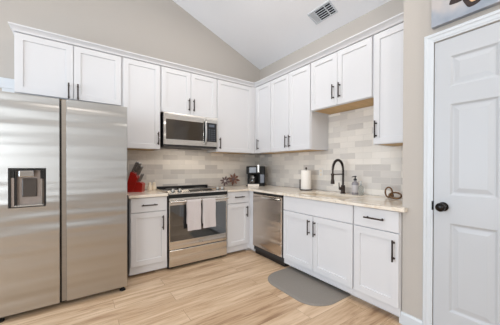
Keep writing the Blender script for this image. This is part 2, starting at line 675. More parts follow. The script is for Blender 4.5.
# windows behind the camera, where the daylight comes in
for n, T, u0, u1, z0, z1 in ((1, lambda u, o, z: Vector((XL - 0.1 + o, u, z)), -3.4, -0.6, 0.5, 2.3),
                             (2, lambda u, o, z: Vector((u, YR - 0.1 + o, z)), -6.05, -4.55, 0.55, 2.55)):
    def wf(bm):
        for a, b, c, d in ((u0, u0 + 0.06, z0, z1), (u1 - 0.06, u1, z0, z1), (u0 + 0.06, u1 - 0.06, z0, z0 + 0.06), (u0 + 0.06, u1 - 0.06, z1 - 0.06, z1),
                           ((u0 + u1) / 2 - 0.03, (u0 + u1) / 2 + 0.03, z0 + 0.06, z1 - 0.06)):
            box(bm, T, a, b, 0.0, 0.08, c, d)
    w = struct('window_%d' % n, wf, M['trim'])
    obj('pane', lambda bm: box(bm, T, u0 + 0.05, u1 - 0.05, 0.03, 0.036, z0 + 0.05, z1 - 0.05), M['pane'], w)

# crown moulding running along both cabinet rows
UF = 0.3445     # front of the upper doors


def crown(bm):
    prof = [(-0.018, 2.4405), (0.002, 2.4405), (0.008, 2.444), (0.010, 2.456), (0.017, 2.466), (0.029, 2.477), (0.036, 2.482), (0.042, 2.483), (0.044, 2.486), (0.044, 2.496), (-0.018, 2.496)]
    rows = []
    for d, z in prof:
        dl = d * 0.75
        rows.append([bm.verts.new(p) for p in ((-3.052 - dl, -0.001, z), (-3.052 - dl, -UF - d, z), (-UF - d, -UF - d, z), (-UF - d, -2.686, z))])
    n = len(prof)
    for i in range(n):
        A, B = rows[i], rows[(i + 1) % n]
        for k in range(3):
            bm.faces.new([A[k], A[k + 1], B[k + 1], B[k]])
    bm.faces.new([r[0] for r in rows])
    bm.faces.new([r[3] for r in rows][::-1])


struct('trim_1', crown, M['cab'])


# casing of the pantry door
def casing(bm):
    T = PANTRY
    w = 0.06
    y0, y1, zt = 2.834, 3.728, 2.112

    pr = [(0.0, 0.001), (0.0, 0.013), (0.006, 0.018), (0.02, 0.018), (0.026, 0.014), (0.044, 0.012), (0.05, 0.009), (0.058, 0.008), (0.058, 0.001)]
    rows = []
    for i, o in pr:
        rows.append([bm.verts.new(T(*p)) for p in ((y0 + i, o, 0.001), (y0 + i, o, zt - i), (y1 - i, o, zt - i), (y1 - i, o, 0.001))])
    n = len(pr)
    for i in range(n):
        A, B = rows[i], rows[(i + 1) % n]
        for k in range(3):
            bm.faces.new([A[k], A[k + 1], B[k + 1], B[k]])
    bm.faces.new([r[0] for r in rows])
    bm.faces.new([r[3] for r in rows][::-1])


tr2 = struct('trim_2', casing, M['trim'])
obj('strike_plate', lambda bm: box(bm, PANTRY, 2.8855, 2.8925, -0.02, 0.0115, 0.895, 0.957, 0.002), M['blackbronze'], tr2)
struct('baseboard_right', lambda bm: prism(bm, lambda u, o, z: Vector((-0.6 - o, -u, z)), [(0.0005, 0.0005), (0.014, 0.0005), (0.014, 0.075), (0.009, 0.088), (0.0005, 0.092)], 2.674, 2.8335), M['trim'])


# cased opening in the back wall beyond the refrigerator
def opening(bm):
    box(bm, BACK, -4.25, -3.095, 0.0005, 0.02, 1.975, 2.078, 0.003)
    box(bm, BACK, -3.185, -3.095, 0.0005, 0.02, 0.001, 1.974, 0.003)
    box(bm, BACK, -4.25, -4.16, 0.0005, 0.02, 0.001, 1.974, 0.003)


struct('trim_3', opening, M['trim'])


# six-panel pantry door
def door(bm):
    us = [2.896, 2.985, 3.228, 3.330, 3.573, 3.664]
    zs = [0.012, 0.228, 0.821, 1.004, 1.612, 1.725, 1.93, 2.046]
    st = [(0.004, -0.001), (0.014, -0.009), (0.022, -0.010), (0.05, -0.004)]
    grid_panel(bm, PANTRY, us, zs, -0.036, 0.0, {(i, j): st for i in (1, 3) for j in (1, 3, 5)})


dr = struct('door_1', door, M['door'])


def knob(bm):
    lathe(bm, PANTRY(2.952, 0.0005, 0.925), [(0.031, 0.0), (0.031, 0.004), (0.026, 0.009), (0.013, 0.012), (0.011, 0.03), (0.018, 0.038), (0.027, 0.045), (0.0295, 0.055), (0.027, 0.064), (0.018, 0.070), (0.004, 0.072)], (-1, 0, 0))


obj('door_knob', knob, M['blackbronze'], dr, True)

# ---------------------------------------------------------------- cabinets
DT = 0.02


def pull(parent, T, u, z, o, length, vertical):
    """bar pull with two posts, on a door or drawer front"""
    def fn(bm):
        h = length / 2
        P = (lambda t, oo: T(u, oo, z + t)) if vertical else (lambda t, oo: T(u + t, oo, z))
        tube(bm, [P(-h, o + 0.03), P(-h + 0.002, o + 0.03), P(h - 0.002, o + 0.03), P(h, o + 0.03)], [0.0052, 0.0066, 0.0066, 0.0052], 10)
        for s in (-1, 1):
            tube(bm, [P(s * (h - 0.022), o + 0.0003), P(s * (h - 0.022), o + 0.004), P(s * (h - 0.022), o + 0.005), P(s * (h - 0.022), o + 0.03)], [0.0085, 0.0085, 0.0055, 0.0055], 10)
    obj('handle', fn, M['bronze'], parent, True)


def shaker(parent, T, u0, u1, z0, z1, of, hu=None, hz=None, name='door', hl=0.16):
    s = 0.057
    d = obj(name, lambda bm: ring_panel(bm, T, u0, u1, of - DT, z0, z1, [(0, of - 0.002), (0.002, of), (s, of), (s + 0.003, of - 0.010)]), M['cab'], parent)
    if hu is not None:
        pull(d, T, hu, hz, of, hl, True)
    return d


def flat_front(parent, T, u0, u1, z0, z1, of, hu=None, hz=None, hl=0.16, name='drawer'):
    d = obj(name, lambda bm: ring_panel(bm, T, u0, u1, of - DT, z0, z1, [(0, of - 0.003), (0.003, of)]), M['cab'], parent)
    if hu is not None:
        pull(d, T, hu, hz, of, hl, False)
    return d


def upper(T, u0, u1, z0, label, doors, o0=0.001, ztop=2.44):
    t = thing('wall_cabinet', T((u0 + u1) / 2, 0, z0), label, 'cabinet')
    f = UF - DT - 0.0005

    def body(bm):
        box(bm, T, u0, u0 + 0.018, o0, f, z0, ztop)
        box(bm, T, u1 - 0.018, u1, o0, f, z0, ztop)
        box(bm, T, u0 + 0.018, u1 - 0.018, o0, f - 0.018, z0 + 0.03, ztop)
        box(bm, T, u0 + 0.018, u1 - 0.018, f - 0.018, f, z0, ztop)
    obj('body', body, M['cab'], t)
    obj('bottom_panel', lambda bm: box(bm, T, u0 + 0.0185, u1 - 0.0185, o0 + 0.001, f - 0.0185, z0 + 0.002, z0 + 0.0295), M['wood'], t)
    for a, b, hu, hz in doors:
        shaker(t, T, a, b, z0 + 0.004, 2.433, UF, hu, hz)
    return t


ZU = 1.404
upper(BACK, -3.052, -2.1795, 1.878, 'white two-door cabinet above the refrigerator', [(-3.048, -2.6165, -2.653, 1.957), (-2.6115, -2.186, -2.578, 1.957)])
upper(BACK, -2.178, -1.7595, ZU, 'tall white one-door cabinet between the refrigerator and the microwave', [(-2.167, -1.766, -1.79, 1.537)])
upper(BACK, -1.758, -1.0005, 1.872, 'short white two-door cabinet directly above the microwave', [(-1.749, -1.379, -1.403, 2.005), (-1.375, -1.008, -1.34, 2.005)])
t = upper(BACK, -0.999, -0.346, ZU, 'white one-door cabinet right of the microwave, reaching into the corner', [(-0.990, -0.40, -0.955, 1.525)])
obj('corner_filler', lambda bm: box(bm, BACK, -0.397, -0.3455, 0.3245, UF - 0.001, ZU, 2.44), M['cab'], t)
t = upper(RIGHT, 0.346, 0.7335, ZU, 'narrow white one-door cabinet on the sink wall, nearest the corner', [(0.372, 0.7295, 0.443, 1.535)])
obj('corner_filler', lambda bm: box(bm, RIGHT, 0.347, 0.3695, 0.3245, UF - 0.001, ZU, 2.44), M['cab'], t)
upper(RIGHT, 0.735, 1.5085, ZU, 'tall white two-door cabinet on the sink wall, left of the sink', [(0.739, 1.1245, 1.083, 1.53), (1.1295, 1.500, 1.152, 1.53)])
upper(RIGHT, 1.510, 2.2965, 1.860, 'short white two-door cabinet with raw wood underside, above the sink', [(1.519, 1.8915, 1.848, 2.008), (1.8955, 2.288, 1.930, 2.008)])
upper(RIGHT, 2.298, 2.686, ZU, 'white one-door cabinet right of the sink, against the end wall', [(2.307, 2.680, 2.335, 1.543)])

BF = 0.641      # front of the base doors
ZB, ZD, ZC = 0.119, 0.690, 0.857


def base(T, u0, u1, label, sink=False):
    t = thing('base_cabinet', T((u0 + u1) / 2, 0.3, 0), label, 'cabinet')
    f = BF - DT - 0.0005
    zf = 0.056 if T is RIGHT else 0.036

    def body(bm):
        if not sink:
            return box(bm, T, u0, u1, 0.012, f, zf, ZC - 0.0005)
        # open-topped carcass that leaves room for the basin
        box(bm, T, u0, u1, 0.012, f, zf, 0.14)
        box(bm, T, u0, u0 + 0.018, 0.012, f, 0.14, ZC - 0.0005)
        box(bm, T, u1 - 0.018, u1, 0.012, f, 0.14, ZC - 0.0005)
        box(bm, T, u0 + 0.018, u1 - 0.018, f - 0.018, f, 0.14, ZC - 0.0005)
    obj('body', body, M['cab'], t)
    obj('toe_kick', lambda bm: box(bm, T, u0, u1, 0.03, 0.535, 0.0, zf - 0.0005), M['cab'], t)
    return t


t = base(BACK, -2.142, -1.7585, 'white drawer-over-door base cabinet between refrigerator and range')
flat_front(t, BACK, -2.135, -1.768, 0.698, 0.852, BF, -1.954, 0.772)
shaker(t, BACK, -2.135, -1.768, ZB, ZD, BF, -1.812, 0.565)
t = base(BACK, -0.996, -0.6615, 'white drawer-over-door base cabinet right of the range, at the corner')
flat_front(t, BACK, -0.989, -0.664, 0.698, 0.852, BF, -0.812, 0.78, 0.15)
shaker(t, BACK, -0.989, -0.664, ZB, ZD, BF, -0.688, 0.573, hl=0.15)


def filler(bm):
    pts = [(-0.66, -0.012), (-0.012, -0.012), (-0.012, -0.734), (-0.628, -0.734), (-0.628, -0.628), (-0.66, -0.628)]
    slab(bm, pts, 0.042, ZC - 0.0005)
    slab(bm, [(-0.66, -0.05), (-0.05, -0.05), (-0.05, -0.734), (-0.58, -0.734), (-0.58, -0.58), (-0.66, -0.58)], 0.0, 0.0415)


obj('corner_filler', filler, M['cab'], t)

t = base(RIGHT, 1.359, 2.2895, 'wide white base cabinet below the sink with blank panel over two doors', True)
flat_front(t, RIGHT, 1.365, 2.286, 0.690, 0.852, BF, name='false_front')
shaker(t, RIGHT, 1.365, 1.8225, ZB, 0.683, BF, 1.775, 0.563)
shaker(t, RIGHT, 1.8275, 2.286, ZB, 0.683, BF, 1.853, 0.560)
t = base(RIGHT, 2.291, 2.684, 'white drawer-over-door base cabinet right of the sink, against the end wall')
flat_front(t, RIGHT, 2.300, 2.680, 0.690, 0.852, BF, 2.492, 0.775, 0.17)
shaker(t, RIGHT, 2.300, 2.680, ZB, 0.683, BF, 2.646, 0.553, hl=0.165)

# ---------------------------------------------------------------- worktops, sink, backsplash
CT0, CT1, CF = 0.8575, 0.887, 0.661


def ctop_left(bm):
    box(bm, BACK, -2.158, -1.7575, 0.0095, CF, CT0, CT1, 0.003)


tag(obj('countertop', ctop_left, M['quartz']), 'small cream stone worktop between refrigerator and range, under the red knife block', 'worktop')
SX0, SX1, SY0, SY1 = -0.55, -0.20, -2.12, -1.48   # sink cut-out


def ctop_main(bm):
    # top and bottom as a grid of cells with the sink cut out, plus the overhang past the end wall
    xs = [-0.997, -CF, -0.603, SX0, SX1, -0.0095]
    ys = [-0.0095, -CF, SY1, SY0, -2.6865, -2.728]

    def solid(i, j):
        if i == 0:
            return j == 0
        if j == 4:
            return i == 1
        if j == 2 and i == 3:
            return False
        return True
    cells = {(i, j) for i in range(5) for j in range(5) if solid(i, j)}
    V = {}

    def v(i, j, k):
        if (i, j, k) not in V:
            V[i, j, k] = bm.verts.new((xs[i], ys[j], (CT0, CT1)[k]))
        return V[i, j, k]
    for i, j in cells:
        for k in (0, 1):
            bm.faces.new([v(i, j, k), v(i + 1, j, k), v(i + 1, j + 1, k), v(i, j + 1, k)])
        for di, dj, a, b in ((-1, 0, (i, j), (i, j + 1)), (1, 0, (i + 1, j), (i + 1, j + 1)), (0, -1, (i, j), (i + 1, j)), (0, 1, (i, j + 1), (i + 1, j + 1))):
            if (i + di, j + dj) not in cells:
                bm.faces.new([v(*a, 0), v(*b, 0), v(*b, 1), v(*a, 1)])
    es = [e for e in bm.edges if len(e.link_faces) == 2 and abs(e.link_faces[0].normal.dot(e.link_faces[1].normal)) < 0.3]
    bmesh.ops.bevel(bm, geom=es, offset=0.003, segments=2, affect='EDGES', profile=0.5)


tag(obj('countertop', ctop_main, M['quartz']), 'long cream stone worktop with the sink, turning the corner beside the range', 'worktop')


def sink(bm):
    x0, x1, y0, y1 = SX0 - 0.006, SX1 + 0.006, SY0 - 0.006, SY1 + 0.006
    zt, zb = CT0 - 0.001, 0.86 - 0.2
    o = 0.012
    top_o = [bm.verts.new(p) for p in ((x0 - o, y0 - o, zt), (x1 + o, y0 - o, zt), (x1 + o, y1 + o, zt), (x0 - o, y1 + o, zt))]
    top_i = [bm.verts.new(p) for p in ((x0, y0, zt), (x1, y0, zt), (x1, y1, zt), (x0, y1, zt))]
    bot = [bm.verts.new(p) for p in ((x0 + .01, y0 + .01, zb), (x1 - .01, y0 + .01, zb), (x1 - .01, y1 - .01, zb), (x0 + .01, y1 - .01, zb))]
    out = [bm.verts.new(p) for p in ((x0 - .002, y0 - .002, zb - .01), (x1 + .002, y0 - .002, zb - .01), (x1 + .002, y1 + .002, zb - .01), (x0 - .002, y1 + .002, zb - .01))]
    for A, B in ((top_o, top_i), (top_i, bot), (top_o, out)):
        for k in range(4):
            bm.faces.new([A[k], A[(k + 1) % 4], B[(k + 1) % 4], B[k]])
    bm.faces.new(bot)
    bm.faces.new(out)


t = thing('kitchen_sink', ((SX0 + SX1) / 2, (SY0 + SY1) / 2, 0.65), 'cream undermount sink basin set into the worktop below the faucet', 'sink')
obj('basin', sink, M['sink'], t)
obj('drain', lambda bm: lathe(bm, ((SX0 + SX1) / 2, (SY0 + SY1) / 2, 0.6605), [(0.045, 0), (0.045, 0.003), (0.03, 0.002), (0.005, 0.001)]), M['chrome'], t, True)


def splash_back(bm):
    box(bm, BACK, -2.19, -0.0085, 0.0005, 0.008, 0.889, 1.4025)
    box(bm, BACK, -1.756, -1.001, 0.0005, 0.008, 1.4026, 1.46)


tag(obj('tile_backsplash', splash_back, M['tile_back']), 'glossy beige brick-tile backsplash behind the range and knife block', 'backsplash')


def splash_right(bm):
    box(bm, RIGHT, 0.0085, 2.6865, 0.0005, 0.008, 0.889, 1.4025)
    box(bm, RIGHT, 1.5105, 2.2955, 0.0005, 0.008, 1.4026, 1.858)


tag(obj('tile_backsplash', splash_right, M['tile_right']), 'glossy grey and white brick-tile backsplash behind the sink and faucet', 'backsplash')

t = thing('wall_outlet', RIGHT(1.394, 0.008, 1.055), 'white outlet plate on the tiles between paper towels and faucet', 'outlet')
obj('cover_plate', lambda bm: box(bm, RIGHT, 1.359, 1.429, 0.0085, 0.013, 1.06, 1.175, 0.002), M['outlet'], t)
for z in (1.092, 1.143):
    obj('receptacle', lambda bm: box(bm, RIGHT, 1.378, 1.410, 0.0131, 0.0155, z - 0.015, z + 0.015, 0.001), M['cream'], t)

# ---------------------------------------------------------------- refrigerator
t = thing('refrigerator', (-2.66, -0.45, 0), 'stainless side-by-side refrigerator with water dispenser, left of the counter', 'refrigerator')
obj('body', lambda bm: box(bm, BACK, -3.113, -2.203, 0.10, 0.815, 0.045, 1.735, 0.004), M['dark'], t)
obj('base_grille', lambda bm: box(bm, BACK, -3.10, -2.215, 0.70, 0.80, 0.012, 0.0445), M['black'], t)
for x in (-3.06, -2.235):
    obj('foot', lambda bm: lathe(bm, (x, -0.84, 0.0), [(0.026, 0), (0.026, 0.012), (0.014, 0.016), (0.014, 0.049)]), M['black'], t, True)
for x in (-3.07, -2.25):
    obj('hinge_cover', lambda bm: box(bm, BACK, x - 0.03, x + 0.03, 0.72, 0.86, 1.7355, 1.757, 0.006), M['dark'], t)
FD = 0.891


def fdoor_left(bm):
    us = [-3.113, -3.006, -2.787, -2.703]
    zs = [0.05, 0.868, 1.177, 1.755]
    grid_panel(bm, BACK, us, zs, 0.822, FD, {(1, 1): [(0.0, FD - 0.002), (0.002, FD - 0.060)]})


ld = obj('door', fdoor_left, M['steel'], t)


def fdoor_right(bm):
    pts = [(-2.657, 0.822), (-2.2015, 0.822), (-2.2015, FD - 0.004), (-2.2055, FD), (-2.655, FD), (-2.657, FD - 0.003)]
    slab(bm, [(x, -o) for x, o in pts], 0.05, 1.757)


rd = obj('door', fdoor_right, M['steel'], t)
obj('grip_strip', lambda bm: box(bm, BACK, -2.689, -2.6575, 0.822, FD - 0.016, 0.052, 1.755), M['strip'], rd)
obj('gap_seal', lambda bm: box(bm, BACK, -2.7025, -2.6895, 0.818, 0.855, 0.06, 1.745), M['black'], t)
obj('dispenser_frame', lambda bm: [box(bm, BACK, *a) for a in ((-3.003, -2.993, FD - 0.058, FD - 0.004, 0.871, 1.174), (-2.800, -2.790, FD - 0.058, FD - 0.004, 0.871, 1.174),
                                                              (-2.9925, -2.8005, FD - 0.058, FD - 0.004, 1.160, 1.174))], M['black'], ld)
obj('dispenser_recess', lambda bm: [box(bm, BACK, *a) for a in ((-2.992, -2.975, FD - 0.057, FD - 0.012, 0.874, 1.10), (-2.9745, -2.8015, FD - 0.057, FD - 0.047, 0.874, 1.159))], M['taupe'], ld)
obj('dispenser_cover', lambda bm: box(bm, BACK, -2.992, -2.975, FD - 0.057, FD - 0.012, 1.101, 1.159), M['black'], ld)
obj('dispenser_post', lambda bm: box(bm, BACK, -2.974, -2.962, FD - 0.046, FD - 0.02, 0.886, 1.159), M['black'], ld)
obj('dispenser_cover', lambda bm: box(bm, BACK, -2.824, -2.802, FD - 0.046, FD - 0.02, 1.09, 1.159), M['black'], ld)
obj('dispenser_head', lambda bm: box(bm, BACK, -2.948, -2.862, FD - 0.046, FD - 0.006, 1.108, 1.157, 0.004), M['chrome'], ld)
obj('dispenser_paddle', lambda bm: box(bm, BACK, -2.934, -2.846, FD - 0.046, FD - 0.03, 0.948, 1.095, 0.006), M['paddle'], ld)
obj('drip_tray', lambda bm: box(bm, BACK, -2.974, -2.803, FD - 0.046, FD - 0.006, 0.874, 0.885, 0.002), M['silver'], ld)
obj('light_strip', lambda bm: box(bm, BACK, -2.820, -2.812, FD - 0.046, FD - 0.02, 0.886, 1.088), M['chrome'], ld)

# ---------------------------------------------------------------- range
t = thing('electric_range', (-1.377, -0.35, 0), 'stainless slide-in range with two towels on its oven door', 'range')
RX0, RX1 = -1.753, -1.001
obj('body', lambda bm: box(bm, BACK, RX0, RX1, 0.02, 0.635, 0.02, 0.868), M['black'], t)
obj('cooktop', lambda bm: box(bm, BACK, RX0 + 0.004, RX1 - 0.004, 0.05, 0.555, 0.869, 0.8985, 0.003), M['glass'], t)
for x in (RX0, RX1 - 0.0035):
    obj('cooktop_edge', lambda bm: box(bm, BACK, x, x + 0.0035, 0.03, 0.55, 0.869, 0.901), M['rsteel'], t)
obj('rear_vent', lambda bm: box(bm, BACK, RX0 + 0.004, RX1 - 0.004, 0.012, 0.0495, 0.869, 0.922, 0.003), M['black'], t)
for x, o, r in ((-1.58, 0.40, 0.105), (-1.58, 0.17, 0.075), (-1.18, 0.40, 0.09), (-1.18, 0.17, 0.08)):
    obj('burner_ring', lambda bm: lathe(bm, BACK(x, o, 0.8987), [(r, 0), (r, 0.0005), (r - 0.006, 0.0006), (0.003, 0.0006)], seg=32), M['dark'], t)
obj('control_panel', lambda bm: prism(bm, BACK, [(0.556, 0.869), (0.556, 0.904), (0.566, 0.911), (0.578, 0.911), (0.655, 0.886), (0.664, 0.880), (0.664, 0.871), (0.655, 0.869)], RX0 + 0.004, RX1 - 0.004), M['rsteel'], t)
obj('control_display', lambda bm: prism(bm, BACK, [(0.586, 0.9088), (0.586, 0.910), (0.640, 0.8925), (0.640, 0.8913)], -1.50, -1.20), M['black'], t)
nrm = Vector((0, -0.309, 0.951))
for x in (-1.690, -1.612, -1.118, -1.050):
    obj('knob', lambda bm: lathe(bm, BACK(x, 0.612, 0.9028), [(0.019, 0), (0.0205, 0.004), (0.0185, 0.008), (0.0155, 0.024), (0.013, 0.028), (0.003, 0.0285)], nrm), M['silver'], t, True)
    obj('knob_skirt', lambda bm: lathe(bm, BACK(x, 0.612, 0.8998), [(0.024, 0), (0.024, 0.002), (0.02, 0.003)], nrm), M['black'], t, True)
obj('vent_gap', lambda bm: box(bm, BACK, RX0, RX1, 0.636, 0.657, 0.829, 0.8685), M['black'], t)
OF = 0.660


def oven_door(bm):
    us = [RX0 + 0.008, -1.738, -1.018, RX1 - 0.008]
    zs = [0.234, 0.325, 0.745, 0.826]
    grid_panel(bm, BACK, us, zs, 0.637, OF, {(1, 1): [(0.0, OF - 0.0015), (0.003, OF - 0.004)]})


od = obj('oven_door', oven_door, M['rsteel'], t)
obj('oven_window', lambda bm: box(bm, BACK, -1.7345, -1.0215, OF - 0.0035, OF - 0.0005, 0.3285, 0.7415), M['glass'], od)
obj('emblem', lambda bm: lathe(bm, BACK(-1.372, OF + 0.0003, 0.282), [(0.017, 0), (0.017, 0.0012), (0.0145, 0.002), (0.0145, 0.0012), (0.006, 0.0012), (0.0055, 0.002), (0.001, 0.002)], (0, -1, 0), 24), M['silver'], od, True)


def oven_handle(bm):
    tube(bm, [BACK(x, 0.708, 0.788) for x in (-1.745, -1.742, -1.012, -1.009)], [0.009, 0.0125, 0.0125, 0.009], 14)
    for x in (-1.72, -1.034):
        tube(bm, [BACK(x, OF + 0.0003, 0.788), BACK(x, OF + 0.01, 0.788), BACK(x, 0.708, 0.788)], [0.013, 0.01, 0.009], 12)


obj('oven_handle', oven_handle, M['rsteel'], od, True)
obj('storage_drawer', lambda bm: ring_panel(bm, BACK, RX0 + 0.008, RX1 - 0.008, 0.637, 0.035, 0.222, [(0, OF - 0.003), (0.003, OF)]), M['rsteel'], t)
for x in (RX0 + 0.06, RX1 - 0.06):
    obj('foot', lambda bm: lathe(bm, (x, -0.58, 0), [(0.018, 0), (0.018, 0.01), (0.012, 0.019)]), M['black'], t, True)


def towel(u0, u1, zb_front, zb_back, seed):
    rnd = random.Random(seed)
    ph = rnd.random() * 6

    def fn(bm):
        r = 0.0155
        zc, oc = 0.788, 0.708
        prof = [(oc - r, zb_back + (zc - zb_back) * k / 6) for k in range(7)]
        prof += [(oc - r * math.cos(a), zc + r * math.sin(a)) for a in [math.pi * k / 8 for k in range(1, 8)]]
        prof += [(oc + r + 0.004 * k / 10, zc - (zc - zb_front) * k / 10) for k in range(0, 11)]
        n = 14
        rows = []
        for i, (o, z) in enumerate(prof):
            row = []
            for k in range(n + 1):
                s = k / n
                hang = max(0, (0.77 - z)) / 0.35
                w = 0.004 * hang * math.sin(s * 9 + ph) + 0.002 * hang * math.sin(s * 21 + ph * 2)
                if i < 7:
                    w = min(w, 0.0) * 0.3
                row.append(bm.verts.new(BACK(u0 + (u1 - u0) * s + 0.002 * math.sin(z * 30 + ph), o + max(w, -0.003), z)))
            rows.append(row)
        fs = []
        for A, B in zip(rows, rows[1:]):
            for k in range(n):
                fs.append(bm.faces.new([A[k], A[k + 1], B[k + 1], B[k]]))
        bmesh.ops.recalc_face_normals(bm, faces=bm.faces)
        bmesh.ops.solidify(bm, geom=bm.faces[:], thickness=0.0032)
    return obj('dish_towel', fn, M['towel'], None, True)


tag(towel(-1.559, -1.391, 0.442, 0.52, 1), 'pale grey dish towel over the oven handle, the left one', 'towel', 'dish towels on the oven handle')
tag(towel(-1.366, -1.201, 0.448, 0.50, 2), 'pale grey dish towel over the oven handle, the right one', 'towel', 'dish towels on the oven handle')

# ---------------------------------------------------------------- microwave
t = thing('microwave', (-1.377, -0.2, 1.45), 'stainless over-the-range microwave with dark window and curved handle', 'microwave')
MX0, MX1, MF = -1.737, -1.017, 0.400
obj('body', lambda bm: box(bm, BACK, MX0 + 0.001, MX1 - 0.001, 0.012, 0.365, 1.463, 1.868), M['black'], t)
obj('vent_grille', lambda bm: prism(bm, BACK, [(0.03, 1.462), (0.385, 1.462), (0.392, 1.456), (0.392, 1.446), (0.36, 1.440), (0.03, 1.440)], MX0 + 0.004, MX1 - 0.004), M['dark'], t)
obj('task_light', lambda bm: box(bm, BACK, -1.20, -1.06, 0.25, 0.33, 1.4365, 1.4395), M['label'], t)


def mdoor(bm):
    us = [MX0, -1.713, -1.222, -1.186]
    zs = [1.468, 1.533, 1.784, 1.866]
    grid_panel(bm, BACK, us, zs, 0.366, MF, {(1, 1): [(0.0, MF - 0.001), (0.004, MF - 0.004)]})


md = obj('door', mdoor, M['rsteel'], t)
obj('door_window', lambda bm: box(bm, BACK, -1.7085, -1.2265, MF - 0.0038, MF - 0.001, 1.5375, 1.7795), M['mwglass'], md)
obj('door_edge', lambda bm: box(bm, BACK, -1.2215, -1.187, MF + 0.0002, MF + 0.002, 1.52, 1.80), M['black'], md)


def mhandle(bm):
    P = [BACK(-1.205, MF + o, z) for o, z in ((0.0025, 1.812), (0.022, 1.806), (0.036, 1.78), (0.044, 1.72), (0.047, 1.655), (0.044, 1.59), (0.036, 1.53), (0.022, 1.504), (0.0025, 1.498))]
    tube(bm, P, [0.0135] * 9, 12)


obj('handle', mhandle, M['silver'], md, True)
cp = obj('control_panel', lambda bm: [box(bm, BACK, -1.1845, MX1, 0.366, MF, 1.468, 1.532), box(bm, BACK, -1.1845, MX1, 0.366, MF, 1.790, 1.866), box(bm, BACK, -1.030, MX1, 0.366, MF, 1.5325, 1.7895)], M['rsteel'], t)
obj('keypad', lambda bm: box(bm, BACK, -1.1835, -1.0305, 0.366, MF + 0.0005, 1.5325, 1.7895), M['black'], cp)
obj('display', lambda bm: box(bm, BACK, -1.145, -1.065, MF + 0.0007, MF + 0.0015, 1.735, 1.768), M['slate'], cp)
for r in range(6):
    for c in range(3):
        u, z = -1.150 + c * 0.037, 1.550 + r * 0.028
        obj('button', lambda bm: box(bm, BACK, u, u + 0.022, MF + 0.0007, MF + 0.0015, z, z + 0.010), M['slate'], cp)

# ---------------------------------------------------------------- dishwasher
t = thing('dishwasher', RIGHT(1.045, 0.3, 0), 'brushed stainless dishwasher between the corner and the sink cabinet', 'dishwasher')
DF = 0.652
obj('body', lambda bm: box(bm, RIGHT, 0.740, 1.354, 0.03, 0.625, 0.06, 0.854), M['dark'], t)
obj('door', lambda bm: ring_panel(bm, RIGHT, 0.742, 1.342, 0.626, 0.118, 0.826, [(0, DF - 0.008), (0.002, DF - 0.003), (0.008, DF)]), M['dwsteel'], t)
obj('control_strip', lambda bm: box(bm, RIGHT, 0.742, 1.342, 0.626, DF - 0.006, 0.828, 0.853, 0.002), M['black'], t)
obj('handle', lambda bm: prism(bm, RIGHT, [(DF + 0.0004, 0.814), (DF + 0.012, 0.808), (DF + 0.018, 0.796), (DF + 0.016, 0.784), (DF + 0.010, 0.786), (DF + 0.011, 0.796), (DF + 0.007, 0.802), (DF + 0.0004, 0.803)], 0.965, 1.322), M['chrome'], t)
obj('toe_panel', lambda bm: box(bm, RIGHT, 0.740, 1.354, 0.50, 0.605, 0.001, 0.116), M['black'], t)

# ---------------------------------------------------------------- faucet
ZT = CT1
t = thing('kitchen_faucet', (-0.10, -1.80, ZT), 'tall dark bronze spring faucet arching over the sink', 'faucet')
fx, fy = -0.10, -1.80
obj('base', lambda bm: lathe(bm, (fx, fy, ZT + 0.0003), [(0.030, 0), (0.030, 0.006), (0.024, 0.010), (0.024, 0.085), (0.021, 0.092), (0.013, 0.096)]), M['bronze'], t, True)


def stem(bm):
    P = [(fx, fy, ZT + 0.094), (fx, fy, ZT + 0.2), (fx, fy, ZT + 0.27)]
    cx = fx - 0.095
    for k in range(1, 13):
        a = math.pi * k / 12
        P.append((cx + 0.095 * math.cos(a), fy, ZT + 0.275 + 0.108 * math.sin(a)))
    P.append((cx - 0.097, fy, ZT + 0.21))
    tube(bm, P, 0.0095, 12)


obj('neck', stem, M['bronze'], t, True)


def spring(bm):
    P = []
    cx = fx - 0.095
    path = [(fx, ZT + 0.10 + 0.175 * k / 30) for k in range(30)] + [(cx + 0.095 * math.cos(math.pi * k / 60), ZT + 0.275 + 0.108 * math.sin(math.pi * k / 60)) for k in range(61)]
    pts = []
    N = 420
    for q in range(N):
        s = q / (N - 1) * (len(path) - 1)
        i = min(int(s), len(path) - 2)
        f = s - i
        x = path[i][0] * (1 - f) + path[i + 1][0] * f
        z = path[i][1] * (1 - f) + path[i + 1][1] * f
        dx, dz = path[i + 1][0] - path[i][0], path[i + 1][1] - path[i][1]
        L = math.hypot(dx, dz) or 1
        nx, nz = -dz / L, dx / L
        a = q / 8 * 2 * math.pi
        pts.append((x + nx * 0.013 * math.cos(a), fy + 0.013 * math.sin(a), z + nz * 0.013 * math.cos(a)))
    tube(bm, pts, 0.0028, 5)


obj('spring', spring, M['bronze'], t, True)
obj('spray_head', lambda bm: lathe(bm, (fx - 0.192, fy, ZT + 0.115), [(0.021, 0), (0.0225, 0.006), (0.021, 0.03), (0.0155, 0.06), (0.0155, 0.105), (0.011, 0.115)]), M['bronze'], t, True)
obj('holder_arm', lambda bm: [tube(bm, [(fx, fy, ZT + 0.222), (fx - 0.18, fy, ZT + 0.222)], 0.006, 10), lathe(bm, (fx - 0.192, fy, ZT + 0.212), [(0.0185, 0), (0.0195, 0.004), (0.0195, 0.016), (0.0185, 0.02)])], M['bronze'], t, True)
obj('lever', lambda bm: [lathe(bm, (fx - 0.02, fy, ZT + 0.055), [(0.017, 0), (0.017, 0.03), (0.012, 0.036)], (-0.86, 0.5, 0)), tube(bm, [(fx - 0.046, fy + 0.016, ZT + 0.055), (fx - 0.05, fy + 0.018, ZT + 0.085), (fx - 0.052, fy + 0.018, ZT + 0.125)], [0.007, 0.006, 0.005], 10)], M['bronze'], t, True)

